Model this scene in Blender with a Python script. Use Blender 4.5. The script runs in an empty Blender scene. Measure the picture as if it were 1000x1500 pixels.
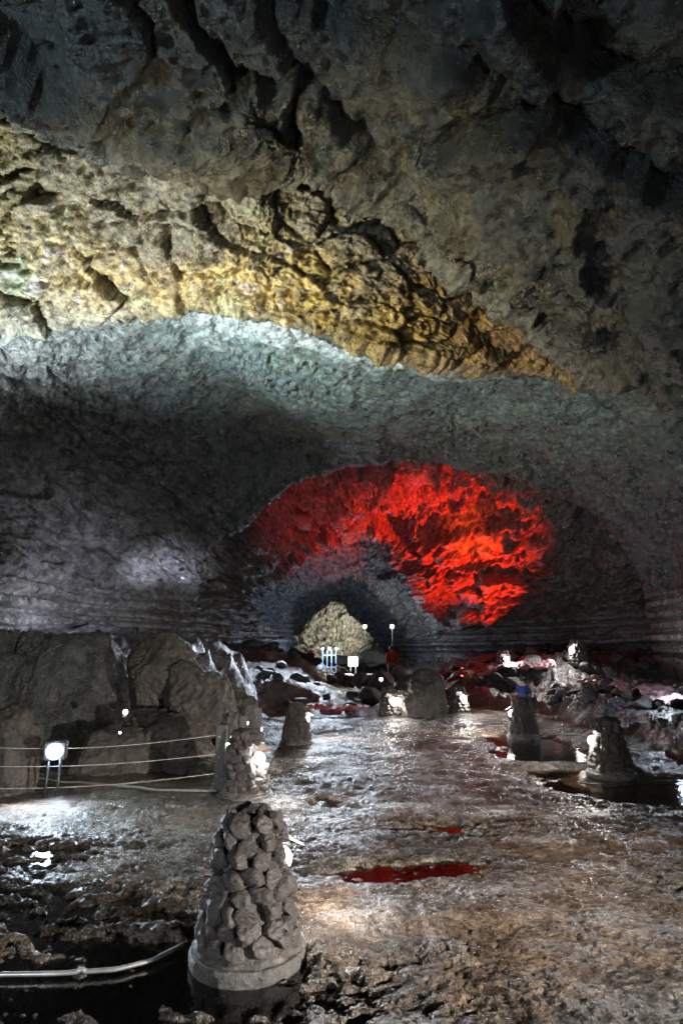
import bpy, bmesh, math, random
import numpy as np
from mathutils import Vector, Matrix

# ------------------------------------------------------------------ camera, world, exposure
S = bpy.context.scene
COL = S.collection
F_PX, CAM_H, PITCH = 833.0, 1.5, math.radians(13.8)
SP, CP = math.sin(PITCH), math.cos(PITCH)
cd = bpy.data.cameras.new('camera')
cd.sensor_fit = 'VERTICAL'; cd.sensor_height = 36.0; cd.lens = 36.0 * F_PX / 1500.0
cd.clip_start = 0.05; cd.clip_end = 400
cam = bpy.data.objects.new('camera', cd); COL.objects.link(cam)
cam.location = (0, 0, CAM_H); cam.rotation_euler = (math.radians(90) + PITCH, 0, 0)
S.camera = cam

W = bpy.data.worlds.new('World'); S.world = W; W.use_nodes = True
wn = W.node_tree.nodes; wn.clear()
wo = wn.new('ShaderNodeOutputWorld'); wb = wn.new('ShaderNodeBackground')
wb.inputs[0].default_value = (0.02, 0.025, 0.03, 1); wb.inputs[1].default_value = 0.05
W.node_tree.links.new(wb.outputs[0], wo.inputs[0])
S.view_settings.view_transform = 'Standard'; S.view_settings.look = 'None'
S.view_settings.gamma = 1.0; S.view_settings.exposure = 0.75
S.render.engine = 'CYCLES'
cy = S.cycles
cy.use_denoising = True; cy.use_adaptive_sampling = False
cy.max_bounces = 5; cy.diffuse_bounces = 1; cy.glossy_bounces = 3; cy.transmission_bounces = 4
cy.transparent_max_bounces = 6; cy.volume_bounces = 0
cy.caustics_reflective = False; cy.caustics_refractive = False
cy.sample_clamp_indirect = 1.5; cy.sample_clamp_direct = 12
cy.use_light_tree = True

R = random.Random(7)
RN = np.random.RandomState(11)

# ------------------------------------------------------------------ photo point -> place
def ray(px, py):
    v = (750.0 - py) / F_PX
    yy = CP - SP * v
    return ((px - 500.0) / F_PX / yy, (SP + CP * v) / yy)     # x and z per metre forward
def at(px, py, d):
    a, b = ray(px, py); return (a * d, d, CAM_H + b * d)
def floor_at(px, py, z=0.0):
    a, b = ray(px, py); d = (z - CAM_H) / b; return (a * d, d, z)

# ------------------------------------------------------------------ lights
def lamp_light(kind, loc, power, color=(1, 1, 1), size=0.05, target=None, angle=60, blend=0.3, parent=None, name='lamp_light'):
    ld = bpy.data.lights.new(name, kind); ld.energy = power; ld.color = color
    ld.shadow_soft_size = size
    o = bpy.data.objects.new(name, ld); COL.objects.link(o); o.location = loc
    if kind == 'SPOT':
        ld.spot_size = math.radians(angle); ld.spot_blend = blend
        d = Vector(target) - Vector(loc); o.rotation_euler = d.to_track_quat('-Z', 'Y').to_euler()
    if parent: o.parent = parent
    return o

WHITE = (1.0, 0.96, 0.9); COOL = (0.72, 0.84, 1.0); BLUE = (0.35, 0.6, 1.0)
WARM = (1.0, 0.86, 0.55); RED = (1.0, 0.012, 0.003); VIO = (0.62, 0.68, 1.0); TEAL = (0.42, 0.82, 1.0)
# floodlights standing along the walls (their housings are built further down): loc, power, colour, target, cone, blend
FLOODS = [
    # warm wash on the crumbling band overhead, from the left wall
    ((-6.9, 5.6, 1.0), 5200, (1.0, .84, .5), (-1.2, 9.1, 7.0), 64, 1.0),
    # cold wash on the upper left wall
    ((-7.3, 7.6, 2.4), 4200, (0.85, 0.97, 1.0), (-4.8, 9.2, 7.4), 72, 1.0),
    # blue-green wash on the second vault
    ((-7.0, 10.2, 3.0), 2600, TEAL, (-1.0, 11.4, 7.8), 54, 1.0),
    # violet white light behind the left heap, on the pillar of the left wall
    ((-2.9, 11.5, 1.35), 4200, (.72, .78, 1.0), (-5.9, 18.0, 3.3), 34, 1.0),
    # violet white light on the ledges of the left wall
    ((-4.4, 12.4, 1.95), 420, (.72, .78, 1.0), (-6.9, 14.2, 2.4), 100, 1.0),
    # pale wash in the far chamber
    ((2.7, 36.6, 1.2), 1300, (1.0, 0.94, 0.75), (-1.2, 40.4, 3.4), 80, 1.0),
]
REDS = [(at(742, 954, 24.0), 6500, (1.0, 0.022, 0.003), at(668, 808, 25.2), 104, 1.0),
        ((2.6, 19.0, 0.9), 600, RED, (3.2, 24.0, 6.4), 58, 1.0),
        ((4.4, 21.4, 1.0), 5200, (1.0, 0.07, 0.005), at(690, 800, 24.8), 27, 1.0),
        ((-1.0, 17.4, 0.9), 800, RED, (.4, 22.5, 7.6), 70, 1.0)]

# ------------------------------------------------------------------ numpy noise
def _h(ix, iy, iz, s):
    n = (ix * 374761393 + iy * 668265263 + iz * 2147483647 % 1274126177 + iz * 1103515245 + s * 974711) & 0xffffffff
    n = ((n ^ (n >> 13)) * 1274126177) & 0xffffffff
    n = ((n ^ (n >> 15)) * 2246822519) & 0xffffffff
    return (n ^ (n >> 16))
def vnoise(P, s=0):
    I = np.floor(P).astype(np.int64); Fr = (P - I).astype(np.float32)
    U = Fr * Fr * Fr * (Fr * (Fr * 6 - 15) + 10)
    out = np.zeros(len(P), np.float32)
    for dx in (0, 1):
        wx = U[:, 0] if dx else 1 - U[:, 0]
        for dy in (0, 1):
            wy = U[:, 1] if dy else 1 - U[:, 1]
            for dz in (0, 1):
                wz = U[:, 2] if dz else 1 - U[:, 2]
                h = _h(I[:, 0] + dx, I[:, 1] + dy, I[:, 2] + dz, s)
                gx = ((h & 1023).astype(np.float32) / 511.5 - 1); gy = (((h >> 10) & 1023).astype(np.float32) / 511.5 - 1)
                gz = (((h >> 20) & 1023).astype(np.float32) / 511.5 - 1)
                out += wx * wy * wz * (gx * (Fr[:, 0] - dx) + gy * (Fr[:, 1] - dy) + gz * (Fr[:, 2] - dz))
    return out * 1.3
def fbm(P, o=4, s=0, g=0.5, ridge=False):
    a, t, out = 1.0, 0.0, np.zeros(len(P), np.float32)
    for k in range(o):
        n = vnoise(P * (2.03 ** k) + 17.3 * k, s + k)
        if ridge: n = 1 - 2.2 * np.abs(n)
        out += a * n; t += a; a *= g
    return out / t
def voro(P, s=0):
    """F1, F2 and the cell's random value"""
    I = np.floor(P).astype(np.int64); n = len(P)
    f1 = np.full(n, 9.0, np.float32); f2 = f1.copy(); c = np.zeros(n, np.float32)
    for dx in (-1, 0, 1):
        for dy in (-1, 0, 1):
            for dz in (-1, 0, 1):
                J0, J1, J2 = I[:, 0] + dx, I[:, 1] + dy, I[:, 2] + dz
                h = _h(J0, J1, J2, s)
                qx = J0 + (h & 1023) / 1023.0 - P[:, 0]; qy = J1 + ((h >> 10) & 1023) / 1023.0 - P[:, 1]; qz = J2 + ((h >> 20) & 1023) / 1023.0 - P[:, 2]
                d = np.sqrt(qx * qx + qy * qy + qz * qz).astype(np.float32)
                m = d < f1
                f2 = np.where(m, f1, np.minimum(f2, d)); c = np.where(m, ((h >> 5) & 255) / 255.0, c); f1 = np.where(m, d, f1)
    return f1, f2, c
def sstep(a, b, x):
    t = np.clip((x - a) / (b - a), 0, 1); return t * t * (3 - 2 * t)

# ------------------------------------------------------------------ object helpers
def link(name, me, mat=None, parent=None, smooth=True):
    o = bpy.data.objects.new(name, me); COL.objects.link(o)
    if mat is not None and not me.materials: me.materials.append(mat)
    if parent is not None: o.parent = parent
    if smooth and me.polygons:
        me.polygons.foreach_set('use_smooth', [True] * len(me.polygons))
    return o
def np_mesh(name, V, Q):
    me = bpy.data.meshes.new(name)
    V = np.ascontiguousarray(V, np.float32); Q = np.ascontiguousarray(Q, np.int32); k = Q.shape[1]
    me.vertices.add(len(V)); me.vertices.foreach_set('co', V.ravel())
    me.loops.add(Q.size); me.loops.foreach_set('vertex_index', Q.ravel())
    me.polygons.add(len(Q)); me.polygons.foreach_set('loop_start', np.arange(0, Q.size, k, dtype=np.int32))
    me.update(calc_edges=True); me.validate()
    return me
def tag(o, label=None, cat=None, group=None, kind=None):
    if label: o['label'] = label
    if cat: o['category'] = cat
    if group: o['group'] = group
    if kind: o['kind'] = kind
    return o
def empty(name, loc=(0, 0, 0), rz=0):
    o = bpy.data.objects.new(name, None); COL.objects.link(o); o.location = loc; o.rotation_euler = (0, 0, rz)
    o.empty_display_size = 0.1
    return o
def bm_mesh(name, bm):
    me = bpy.data.meshes.new(name); bm.to_mesh(me); bm.free(); return me
def add_tube(bm, pts, r, n=8, cap=True):
    pts = [Vector(p) for p in pts]; rings = []
    for i, p in enumerate(pts):
        t = (pts[min(i + 1, len(pts) - 1)] - pts[max(i - 1, 0)]).normalized()
        up = Vector((0, 0, 1)) if abs(t.z) < .95 else Vector((1, 0, 0))
        a = t.cross(up).normalized(); b = t.cross(a)
        rr = r[i] if isinstance(r, (list, tuple)) else r
        rings.append([bm.verts.new(p + (a * math.cos(2 * math.pi * k / n) + b * math.sin(2 * math.pi * k / n)) * rr) for k in range(n)])
    for A, B in zip(rings, rings[1:]):
        for k in range(n): bm.faces.new((A[k], A[(k + 1) % n], B[(k + 1) % n], B[k]))
    if cap: bm.faces.new(rings[0][::-1]); bm.faces.new(rings[-1])
def add_lathe(bm, prof, n=24, c=(0, 0)):
    rings = [[bm.verts.new((c[0] + r * math.cos(2 * math.pi * k / n), c[1] + r * math.sin(2 * math.pi * k / n), z)) for k in range(n)] for r, z in prof]
    for A, B in zip(rings, rings[1:]):
        for k in range(n): bm.faces.new((A[k], A[(k + 1) % n], B[(k + 1) % n], B[k]))
    bm.faces.new(rings[0][::-1]); bm.faces.new(rings[-1])
def add_box(bm, c, s, rot=None, bev=0.0):
    g = bmesh.ops.create_cube(bm, size=1.0)['verts']
    M = Matrix.Translation(c) @ (rot.to_4x4() if rot else Matrix.Identity(4)) @ Matrix.Diagonal((*s, 1))
    bmesh.ops.transform(bm, matrix=M, verts=g)
    if bev: bmesh.ops.bevel(bm, geom=list({e for v in g for e in v.link_edges}), offset=bev, segments=2, affect='EDGES')

# ------------------------------------------------------------------ materials
class NT:
    def __init__(s, name):
        s.m = bpy.data.materials.new(name); s.m.use_nodes = True; s.t = s.m.node_tree; s.t.nodes.clear()
        s.out = s.n('ShaderNodeOutputMaterial')
    def n(s, k, **kw):
        o = s.t.nodes.new(k)
        for a, b in kw.items(): setattr(o, a, b)
        return o
    def l(s, a, b): s.t.links.new(a, b)
    def noise(s, vec, scale, detail=4, rough=.6, dist=0):
        o = s.n('ShaderNodeTexNoise'); o.inputs['Scale'].default_value = scale; o.inputs['Detail'].default_value = detail
        o.inputs['Roughness'].default_value = rough; o.inputs['Distortion'].default_value = dist; s.l(vec, o.inputs['Vector']); return o.outputs[0]
    def ramp(s, f, stops):
        o = s.n('ShaderNodeValToRGB'); e = o.color_ramp.elements
        while len(e) < len(stops): e.new(.5)
        for q, (p, c) in zip(e, stops): q.position = p; q.color = (*c, 1) if len(c) == 3 else c
        s.l(f, o.inputs[0]); return o.outputs[0]
    def mix(s, f, a, b, t='MIX'):
        o = s.n('ShaderNodeMix', data_type='RGBA', blend_type=t)
        for i, v in ((0, f), (6, a), (7, b)):
            if isinstance(v, (int, float)): o.inputs[i].default_value = v
            elif isinstance(v, tuple): o.inputs[i].default_value = (*v, 1)
            else: s.l(v, o.inputs[i])
        return o.outputs[2]
    def math(s, op, a, b):
        o = s.n('ShaderNodeMath', operation=op)
        for i, v in ((0, a), (1, b)):
            if isinstance(v, (int, float)): o.inputs[i].default_value = v
            else: s.l(v, o.inputs[i])
        return o.outputs[0]
    def bump(s, h, dist, strength=1, nrm=None):
        o = s.n('ShaderNodeBump'); o.inputs['Distance'].default_value = dist; o.inputs['Strength'].default_value = strength
        s.l(h, o.inputs['Height'])
        if nrm is not None: s.l(nrm, o.inputs['Normal'])
        return o.outputs[0]
    def bsdf(s, col, rough, nrm=None, spec=.5, metal=0, coat=0):
        o = s.n('ShaderNodeBsdfPrincipled')
        for k, v in (('Base Color', col), ('Roughness', rough), ('Specular IOR Level', spec), ('Metallic', metal), ('Coat Weight', coat)):
            if isinstance(v, (int, float)): o.inputs[k].default_value = v
            elif isinstance(v, tuple): o.inputs[k].default_value = (*v, 1)
            else: s.l(v, o.inputs[k])
        if nrm is not None: s.l(nrm, o.inputs['Normal'])
        s.l(o.outputs[0], s.out.inputs[0]); return o
    def pos(s): return s.n('ShaderNodeTexCoord').outputs['Object']

def mat_rock(name, use_attr=True, base=((.018, .02, .022), (.09, .095, .095)), fine=1.0, rough=(.22, .62), bumpd=.03):
    t = NT(name); p = t.pos()
    big = t.noise(p, 1.1 * fine, 5, .62, .6); mid = t.noise(p, 7 * fine, 6, .7); sm = t.noise(p, 26 * fine, 3, .7)
    a = t.ramp(big, [(.3, base[0]), (.52, tuple((x + y) / 2 for x, y in zip(*base))), (.72, base[1])])
    if use_attr:
        at_ = t.n('ShaderNodeAttribute', attribute_name='tint').outputs['Color']
        v = t.ramp(mid, [(.34, (.12, .12, .12)), (.5, (.8, .8, .8)), (.68, (1.8, 1.8, 1.8))])
        c = t.mix(1.0, at_, v, 'MULTIPLY')
        rust = t.ramp(t.noise(p, 2.3, 6, .7, 1.0), [(.52, (0, 0, 0)), (.68, (1, 1, 1))])
        sp = t.mix(t.math('MULTIPLY', rust, .45), c, t.mix(.5, c, (.16, .10, .04)))
        c = sp
    else:
        v = t.ramp(mid, [(.3, (.35, .35, .35)), (.7, (1.4, 1.4, 1.4))])
        c = t.mix(1.0, a, v, 'MULTIPLY')
    c = t.mix(1.0, c, t.ramp(sm, [(.3, (.55, .55, .55)), (.5, (1, 1, 1)), (.72, (1.55, 1.55, 1.5))]), 'MULTIPLY')
    r = t.n('ShaderNodeMapRange'); r.inputs[1].default_value = .35; r.inputs[2].default_value = .65
    r.inputs[3].default_value = rough[0]; r.inputs[4].default_value = rough[1]; t.l(t.noise(p, 3.1 * fine, 4, .6), r.inputs[0])
    n1 = t.bump(t.noise(p, 4.5 * fine, 9, .76, .3), bumpd * 2.4, 1)
    vo = t.n('ShaderNodeTexVoronoi'); vo.inputs['Scale'].default_value = 15 * fine; t.l(p, vo.inputs['Vector'])
    n2 = t.bump(t.math('ADD', t.noise(p, 22 * fine, 4, .7), t.math('MULTIPLY', vo.outputs[0], .5)), bumpd * .55, 1, n1)
    if use_attr:                                                       # beads of water on the basalt
        vd = t.n('ShaderNodeTexVoronoi'); vd.inputs['Scale'].default_value = 34; t.l(p, vd.inputs['Vector'])
        bead = t.n('ShaderNodeMapRange'); bead.inputs[1].default_value = .0; bead.inputs[2].default_value = .38; bead.inputs[3].default_value = 1; bead.inputs[4].default_value = 0
        t.l(vd.outputs[0], bead.inputs[0])
        wet = t.ramp(t.noise(p, 1.7, 4, .65), [(.40, (0, 0, 0)), (.56, (1, 1, 1))])
        bw = t.math('MULTIPLY', bead.outputs[0], wet)
        n2 = t.bump(bw, .02, 1, n2)
        rr = t.math('SUBTRACT', r.outputs[0], t.math('MULTIPLY', wet, .16))
        t.bsdf(c, t.math('MAXIMUM', rr, .13), n2, 1.0)
        return t.m
    t.bsdf(c, r.outputs[0], n2, .75)
    return t.m

M_cave = mat_rock('cave_basalt')
M_dark = mat_rock('boulder_basalt', False, ((.022, .018, .015), (.095, .075, .06)), 1.0, (.4, .8))
M_clink = mat_rock('clinker_basalt', False, ((.013, .013, .014), (.065, .065, .07)), 2.0, (.35, .8), .02)
M_stone = mat_rock('bollard_stone', False, ((.04, .033, .030), (.145, .118, .11)), 5.0, (.3, .7), .022)
M_conc = mat_rock('bollard_concrete', False, ((.03, .028, .026), (.11, .10, .092)), 4.0, (.3, .7), .012)

def mat_floor():
    t = NT('wet_lava_floor'); p = t.pos()
    at_ = t.n('ShaderNodeAttribute', attribute_name='tint').outputs['Color']
    mid = t.noise(p, 5, 6, .7); sm = t.noise(p, 45, 3, .75)
    c = t.mix(1.0, at_, t.ramp(mid, [(.3, (.35, .33, .32)), (.5, (.9, .9, .9)), (.72, (1.7, 1.65, 1.6))]), 'MULTIPLY')
    c = t.mix(1.0, c, t.ramp(sm, [(.3, (.5, .5, .5)), (.7, (1.5, 1.5, 1.5))]), 'MULTIPLY')
    r = t.n('ShaderNodeMapRange'); r.inputs[1].default_value = .38; r.inputs[2].default_value = .62
    r.inputs[3].default_value = .08; r.inputs[4].default_value = .28; t.l(t.noise(p, 2.2, 5, .6), r.inputs[0])
    n1 = t.bump(t.noise(p, 7, 6, .7, .5), .06, 1)
    vo = t.n('ShaderNodeTexVoronoi'); vo.inputs['Scale'].default_value = 17; t.l(p, vo.inputs['Vector'])
    n2 = t.bump(t.math('ADD', t.noise(p, 26, 4, .7), t.math('MULTIPLY', vo.outputs[0], .7)), .028, 1, n1)
    t.bsdf(c, r.outputs[0], n2, 1.0)
    return t.m
M_floor = mat_floor()

def mat_water():
    t = NT('still_water'); p = t.pos()
    tr = t.n('ShaderNodeBsdfTransparent'); tr.inputs[0].default_value = (.66, .56, .42, 1)
    gl = t.n('ShaderNodeBsdfGlossy'); gl.inputs['Roughness'].default_value = .02; gl.inputs[0].default_value = (1, 1, 1, 1)
    nb = t.bump(t.noise(p, 14, 3, .6), .003, .8); t.l(nb, gl.inputs['Normal'])
    fr = t.n('ShaderNodeFresnel'); fr.inputs[0].default_value = 1.75
    mx = t.n('ShaderNodeMixShader'); t.l(fr.outputs[0], mx.inputs[0]); t.l(tr.outputs[0], mx.inputs[1]); t.l(gl.outputs[0], mx.inputs[2])
    t.l(mx.outputs[0], t.out.inputs[0]); return t.m
M_water = mat_water()
def mat_simple(name, col, rough=.5, metal=0, bscale=0, bd=.002, spec=.5):
    t = NT(name); p = t.pos()
    c = t.mix(1.0, col, t.ramp(t.noise(p, 14, 5, .7), [(.3, (.6, .6, .6)), (.7, (1.25, 1.25, 1.25))]), 'MULTIPLY')
    nb = t.bump(t.noise(p, bscale, 5, .65), bd) if bscale else None
    t.bsdf(c, rough, nb, spec, metal); return t.m
def mat_emit(name, col, st):
    t = NT(name); e = t.n('ShaderNodeEmission'); e.inputs[0].default_value = (*col, 1); e.inputs[1].default_value = st
    t.l(e.outputs[0], t.out.inputs[0]); return t.m
M_metal = mat_simple('galvanised_metal', (.32, .32, .31), .4, .7, 30, .001)
M_black = mat_simple('black_metal', (.03, .03, .032), .45, .3)
M_wood = mat_simple('dark_timber', (.05, .045, .04), .6, 0, 40, .003)
M_plate = mat_simple('pale_plate', (.42, .43, .43), .45)
M_redpl = mat_simple('red_paint', (.55, .05, .03), .5)
M_org = mat_simple('orange_paint', (.7, .25, .05), .5)
M_cable = mat_simple('grey_cable', (.16, .16, .15), .4)
M_rope = mat_simple('fence_wire', (.42, .40, .36), .5)
M_sheet = mat_simple('pink_plastic_sheet', (.28, .16, .17), .3, 0, 12, .01, .7)
M_shred = mat_simple('red_plastic_sheet', (.35, .06, .06), .35, 0, 12, .01, .7)
M_white = mat_simple('white_paint', (.3, .31, .34), .5)
M_eW = mat_emit('lit_white_bulb', (1, .98, .94), 45); M_eB = mat_emit('lit_blue_white_bulb', (.62, .8, 1), 60)
M_eY = mat_emit('lit_yellow_bulb', (1, .9, .5), 30); M_eR = mat_emit('lit_red_bulb', (1, .06, .02), 12)
M_eG = mat_emit('lit_green_white_bulb', (.85, 1, .75), 25); M_ePan = mat_emit('lit_panel', (.75, .85, 1), 9)

# ------------------------------------------------------------------ the cave tube: cross sections from floor left over the roof to floor right
def w(x, y, z): return (x, y, z)
def P(px, py, d): return at(px, py, d)
N0 = [w(-8, -14, -.6), w(-8.3, -14, 1.2), w(-8.6, -14, 2.5), w(-8, -14, 4.6), w(-7, -14, 6.2), w(-5.5, -14, 7.2), w(-3.6, -14, 7.8), w(-1.5, -14, 8), w(.8, -14, 8), w(3, -14, 7.7), w(5.2, -14, 7), w(7.2, -14, 5.5), w(8.6, -14, 3), w(8.8, -14, 1.3), w(8.6, -14, -.6)]
N1 = [(x * 1.0, -4, z) for x, y, z in N0]
N2 = [w(-8.4, 3, -.6), w(-8.7, 3, 1.2), w(-9, 3, 2.6), w(-8.8, 3, 5.2), w(-7.6, 3, 7.4), w(-5.6, 3.2, 8.2), w(-3.4, 3.2, 8.2), w(-1.2, 3.2, 8.0), w(1.2, 3.2, 7.7), w(3.6, 3.2, 7.3), w(6, 3, 6.6), w(7.8, 3, 5.2), w(8.9, 3, 3), w(9, 3, 1.3), w(8.8, 3, -.6)]
A = [w(-8.2, 7, -.6), w(-8.5, 7, 1.3), w(-8.3, 7, 2.9), w(-8.3, 6.6, 5.8), P(-150, 60, 6.6), P(100, 150, 6.4), P(330, 195, 6.2), P(440, 200, 6.6), P(560, 290, 7.2), P(700, 440, 8.2), P(860, 540, 9.3), P(1120, 590, 9.4), w(9.6, 9, 3.4), w(9.8, 9, 1.3), w(9.6, 9, -.6)]
A2 = [A[0], A[1], A[2], A[3], P(-150, 70, 6.8), P(100, 160, 6.9), P(330, 190, 6.9), P(440, 190, 7.3), P(560, 280, 7.9), P(700, 430, 8.8), P(860, 530, 9.8), P(1120, 585, 9.8), A[12], A[13], A[14]]
B = [w(-7.6, 9.5, -.6), w(-7.9, 9.5, 1.4), w(-7.5, 9.8, 2.9), P(-200, 560, 9), P(-60, 490, 9.4), P(120, 465, 9.6), P(300, 440, 9.3), P(400, 468, 9.2), P(570, 512, 9.4), P(700, 530, 10), P(860, 548, 10.4), P(1130, 620, 10.6), w(9.9, 10.6, 3.2), w(10.1, 10.6, 1.3), w(9.9, 10.6, -.6)]
B2 = [w(-7.6, 10, -.6), w(-7.9, 10, 1.4), w(-7.5, 10.2, 2.9), P(-190, 570, 9.6), P(-50, 500, 10), P(125, 462, 10.5), P(302, 425, 10.4), P(402, 440, 10.4), P(570, 478, 10.6), P(702, 505, 11), P(862, 535, 11.3), P(1120, 640, 11.2), w(10, 11.2, 3.1), w(10.2, 11.2, 1.3), w(10, 11.2, -.6)]
T1 = [w(-7.3, 12.6, -.6), w(-7.6, 12.6, 1.5), w(-7.2, 12.8, 2.8), P(-60, 700, 12.5), P(60, 600, 12.8), P(190, 560, 13.3), P(330, 560, 13.7), P(430, 570, 13.9), P(570, 585, 14), P(710, 595, 14), P(850, 630, 13.8), P(1010, 730, 13.6), P(1060, 925, 13.4), w(9.2, 13.4, 1.2), w(9, 13.4, -.6)]
T2 = [w(-6.8, 15.6, -.6), w(-7, 15.6, 1.5), P(110, 905, 15.8), P(150, 800, 15.5), P(200, 700, 15.6), P(290, 660, 16), P(390, 630, 16.3), P(490, 635, 16.3), P(620, 640, 16.3), P(740, 650, 16.4), P(860, 705, 16.3), P(965, 790, 16.3), P(1000, 930, 16.3), w(9.8, 16.3, 1.1), w(9.6, 16.3, -.6)]
C = [w(-5.6, 18.6, -.6), w(-5.4, 18.8, 1.2), P(262, 915, 19), P(285, 865, 18.6), P(300, 800, 18.5), P(355, 765, 18.3), P(430, 708, 18), P(530, 674, 18), P(690, 684, 18), P(820, 715, 18), P(905, 775, 18), P(942, 850, 18), P(962, 932, 18), w(9.9, 18.3, 1.1), w(9.7, 18.3, -.6)]
C2 = [w(-5.8, 20, -.6), w(-5.6, 20, 1.2), P(275, 925, 20.4), P(268, 865, 20), P(270, 795, 20), P(330, 745, 20), P(410, 690, 19.6), P(520, 650, 19.4), P(700, 655, 19.4), P(850, 690, 19.8), P(960, 760, 20.2), P(1020, 840, 20.6), P(1020, 935, 20.8), w(12.4, 20.8, 1.2), w(12.2, 20.8, -.6)]
D = [w(-5.2, 23.6, -.6), w(-5, 23.6, 1.2), P(330, 928, 24), P(315, 885, 23), P(330, 840, 23), P(375, 790, 23), P(440, 745, 22.6), P(520, 708, 22), P(660, 705, 22.2), P(770, 740, 23), P(850, 800, 23.5), P(900, 870, 24), P(900, 938, 24.4), w(11.6, 24.4, 1.2), w(11.4, 24.4, -.6)]
D2 = [w(-4.8, 25, -.6), w(-4.6, 25, 1.2), P(350, 930, 25.4), P(335, 890, 24.4), P(345, 850, 24.4), P(390, 800, 24.4), P(450, 752, 23.8), P(530, 722, 23.4), P(655, 722, 23.6), P(745, 760, 24.2), P(810, 815, 24.8), P(850, 880, 25.2), P(850, 940, 25.6), w(10.6, 25.6, 1.2), w(10.4, 25.6, -.6)]
E = [w(-3.2, 29, -.6), w(-3, 29, 1.2), P(410, 938, 29.5), P(372, 905, 28.4), P(380, 875, 28), P(410, 845, 28), P(450, 815, 28), P(518, 790, 28), P(560, 800, 28), P(590, 835, 28), P(612, 880, 28.4), P(632, 920, 28.8), P(640, 943, 29), w(4.8, 29, 1.1), w(4.6, 29, -.6)]
def lo(px, d, z): return (at(px, 950, d)[0], d, z)
E2 = [lo(408, 29.6, -.6), lo(409, 29.6, 1.2), P(408, 940, 29.6), P(364, 905, 29.2), P(370, 870, 28.9), P(398, 836, 28.8), P(442, 804, 28.8), P(515, 782, 28.8), P(564, 792, 28.8), P(598, 828, 28.8), P(622, 876, 29), P(642, 920, 29.4), P(650, 945, 29.6), lo(652, 29.6, 1.1), lo(650, 29.6, -.6)]
F = [lo(430, 32, -.6), lo(431, 32, 1.2), P(430, 945, 32), P(426, 920, 31.8), P(428, 890, 31.5), P(440, 868, 31), P(474, 850, 31), P(512, 846, 31), P(544, 862, 31), P(568, 884, 31.2), P(588, 910, 31.6), P(602, 930, 32), P(612, 947, 32), lo(614, 32, 1), lo(613, 32, -.6)]
F2 = [(x * 1.12 - .05, y + 1.1, z + (.35 if z > 2.2 else 0)) for x, y, z in F]
G = [lo(427, 35.6, -.6), lo(427, 35.6, 1.2), P(428, 945, 35.6), P(430, 934, 35.6), P(440, 920, 35.6), P(456, 903, 35.5), P(472, 890, 35.4), P(489, 878, 35.4), P(504, 884, 35.4), P(512, 898, 35.4), P(528, 912, 35.5), P(542, 932, 35.6), P(556, 946, 35.6), lo(558, 35.6, 1), lo(557, 35.6, -.6)]
G2 = [lo(405, 36.8, -.6), lo(405, 36.8, 1.2), P(405, 944, 36.8), P(405, 915, 36.8), P(415, 890, 36.8), P(435, 870, 36.8), P(465, 855, 36.8), P(490, 848, 36.8), P(515, 855, 36.8), P(540, 875, 36.8), P(560, 900, 36.8), P(575, 925, 36.8), P(590, 946, 36.8), lo(600, 36.8, 1), lo(600, 36.8, -.6)]
H = [(x * 1.1, 40.6, z) for x, y, z in G2]
Hc = [(-.2 + (x + .2) * .03, 41.4, -.6 + (z + .6) * .03) for x, y, z in H]
H0 = [(x * .03, -15, -.6 + (z + .6) * .03) for x, y, z in N0]
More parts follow.
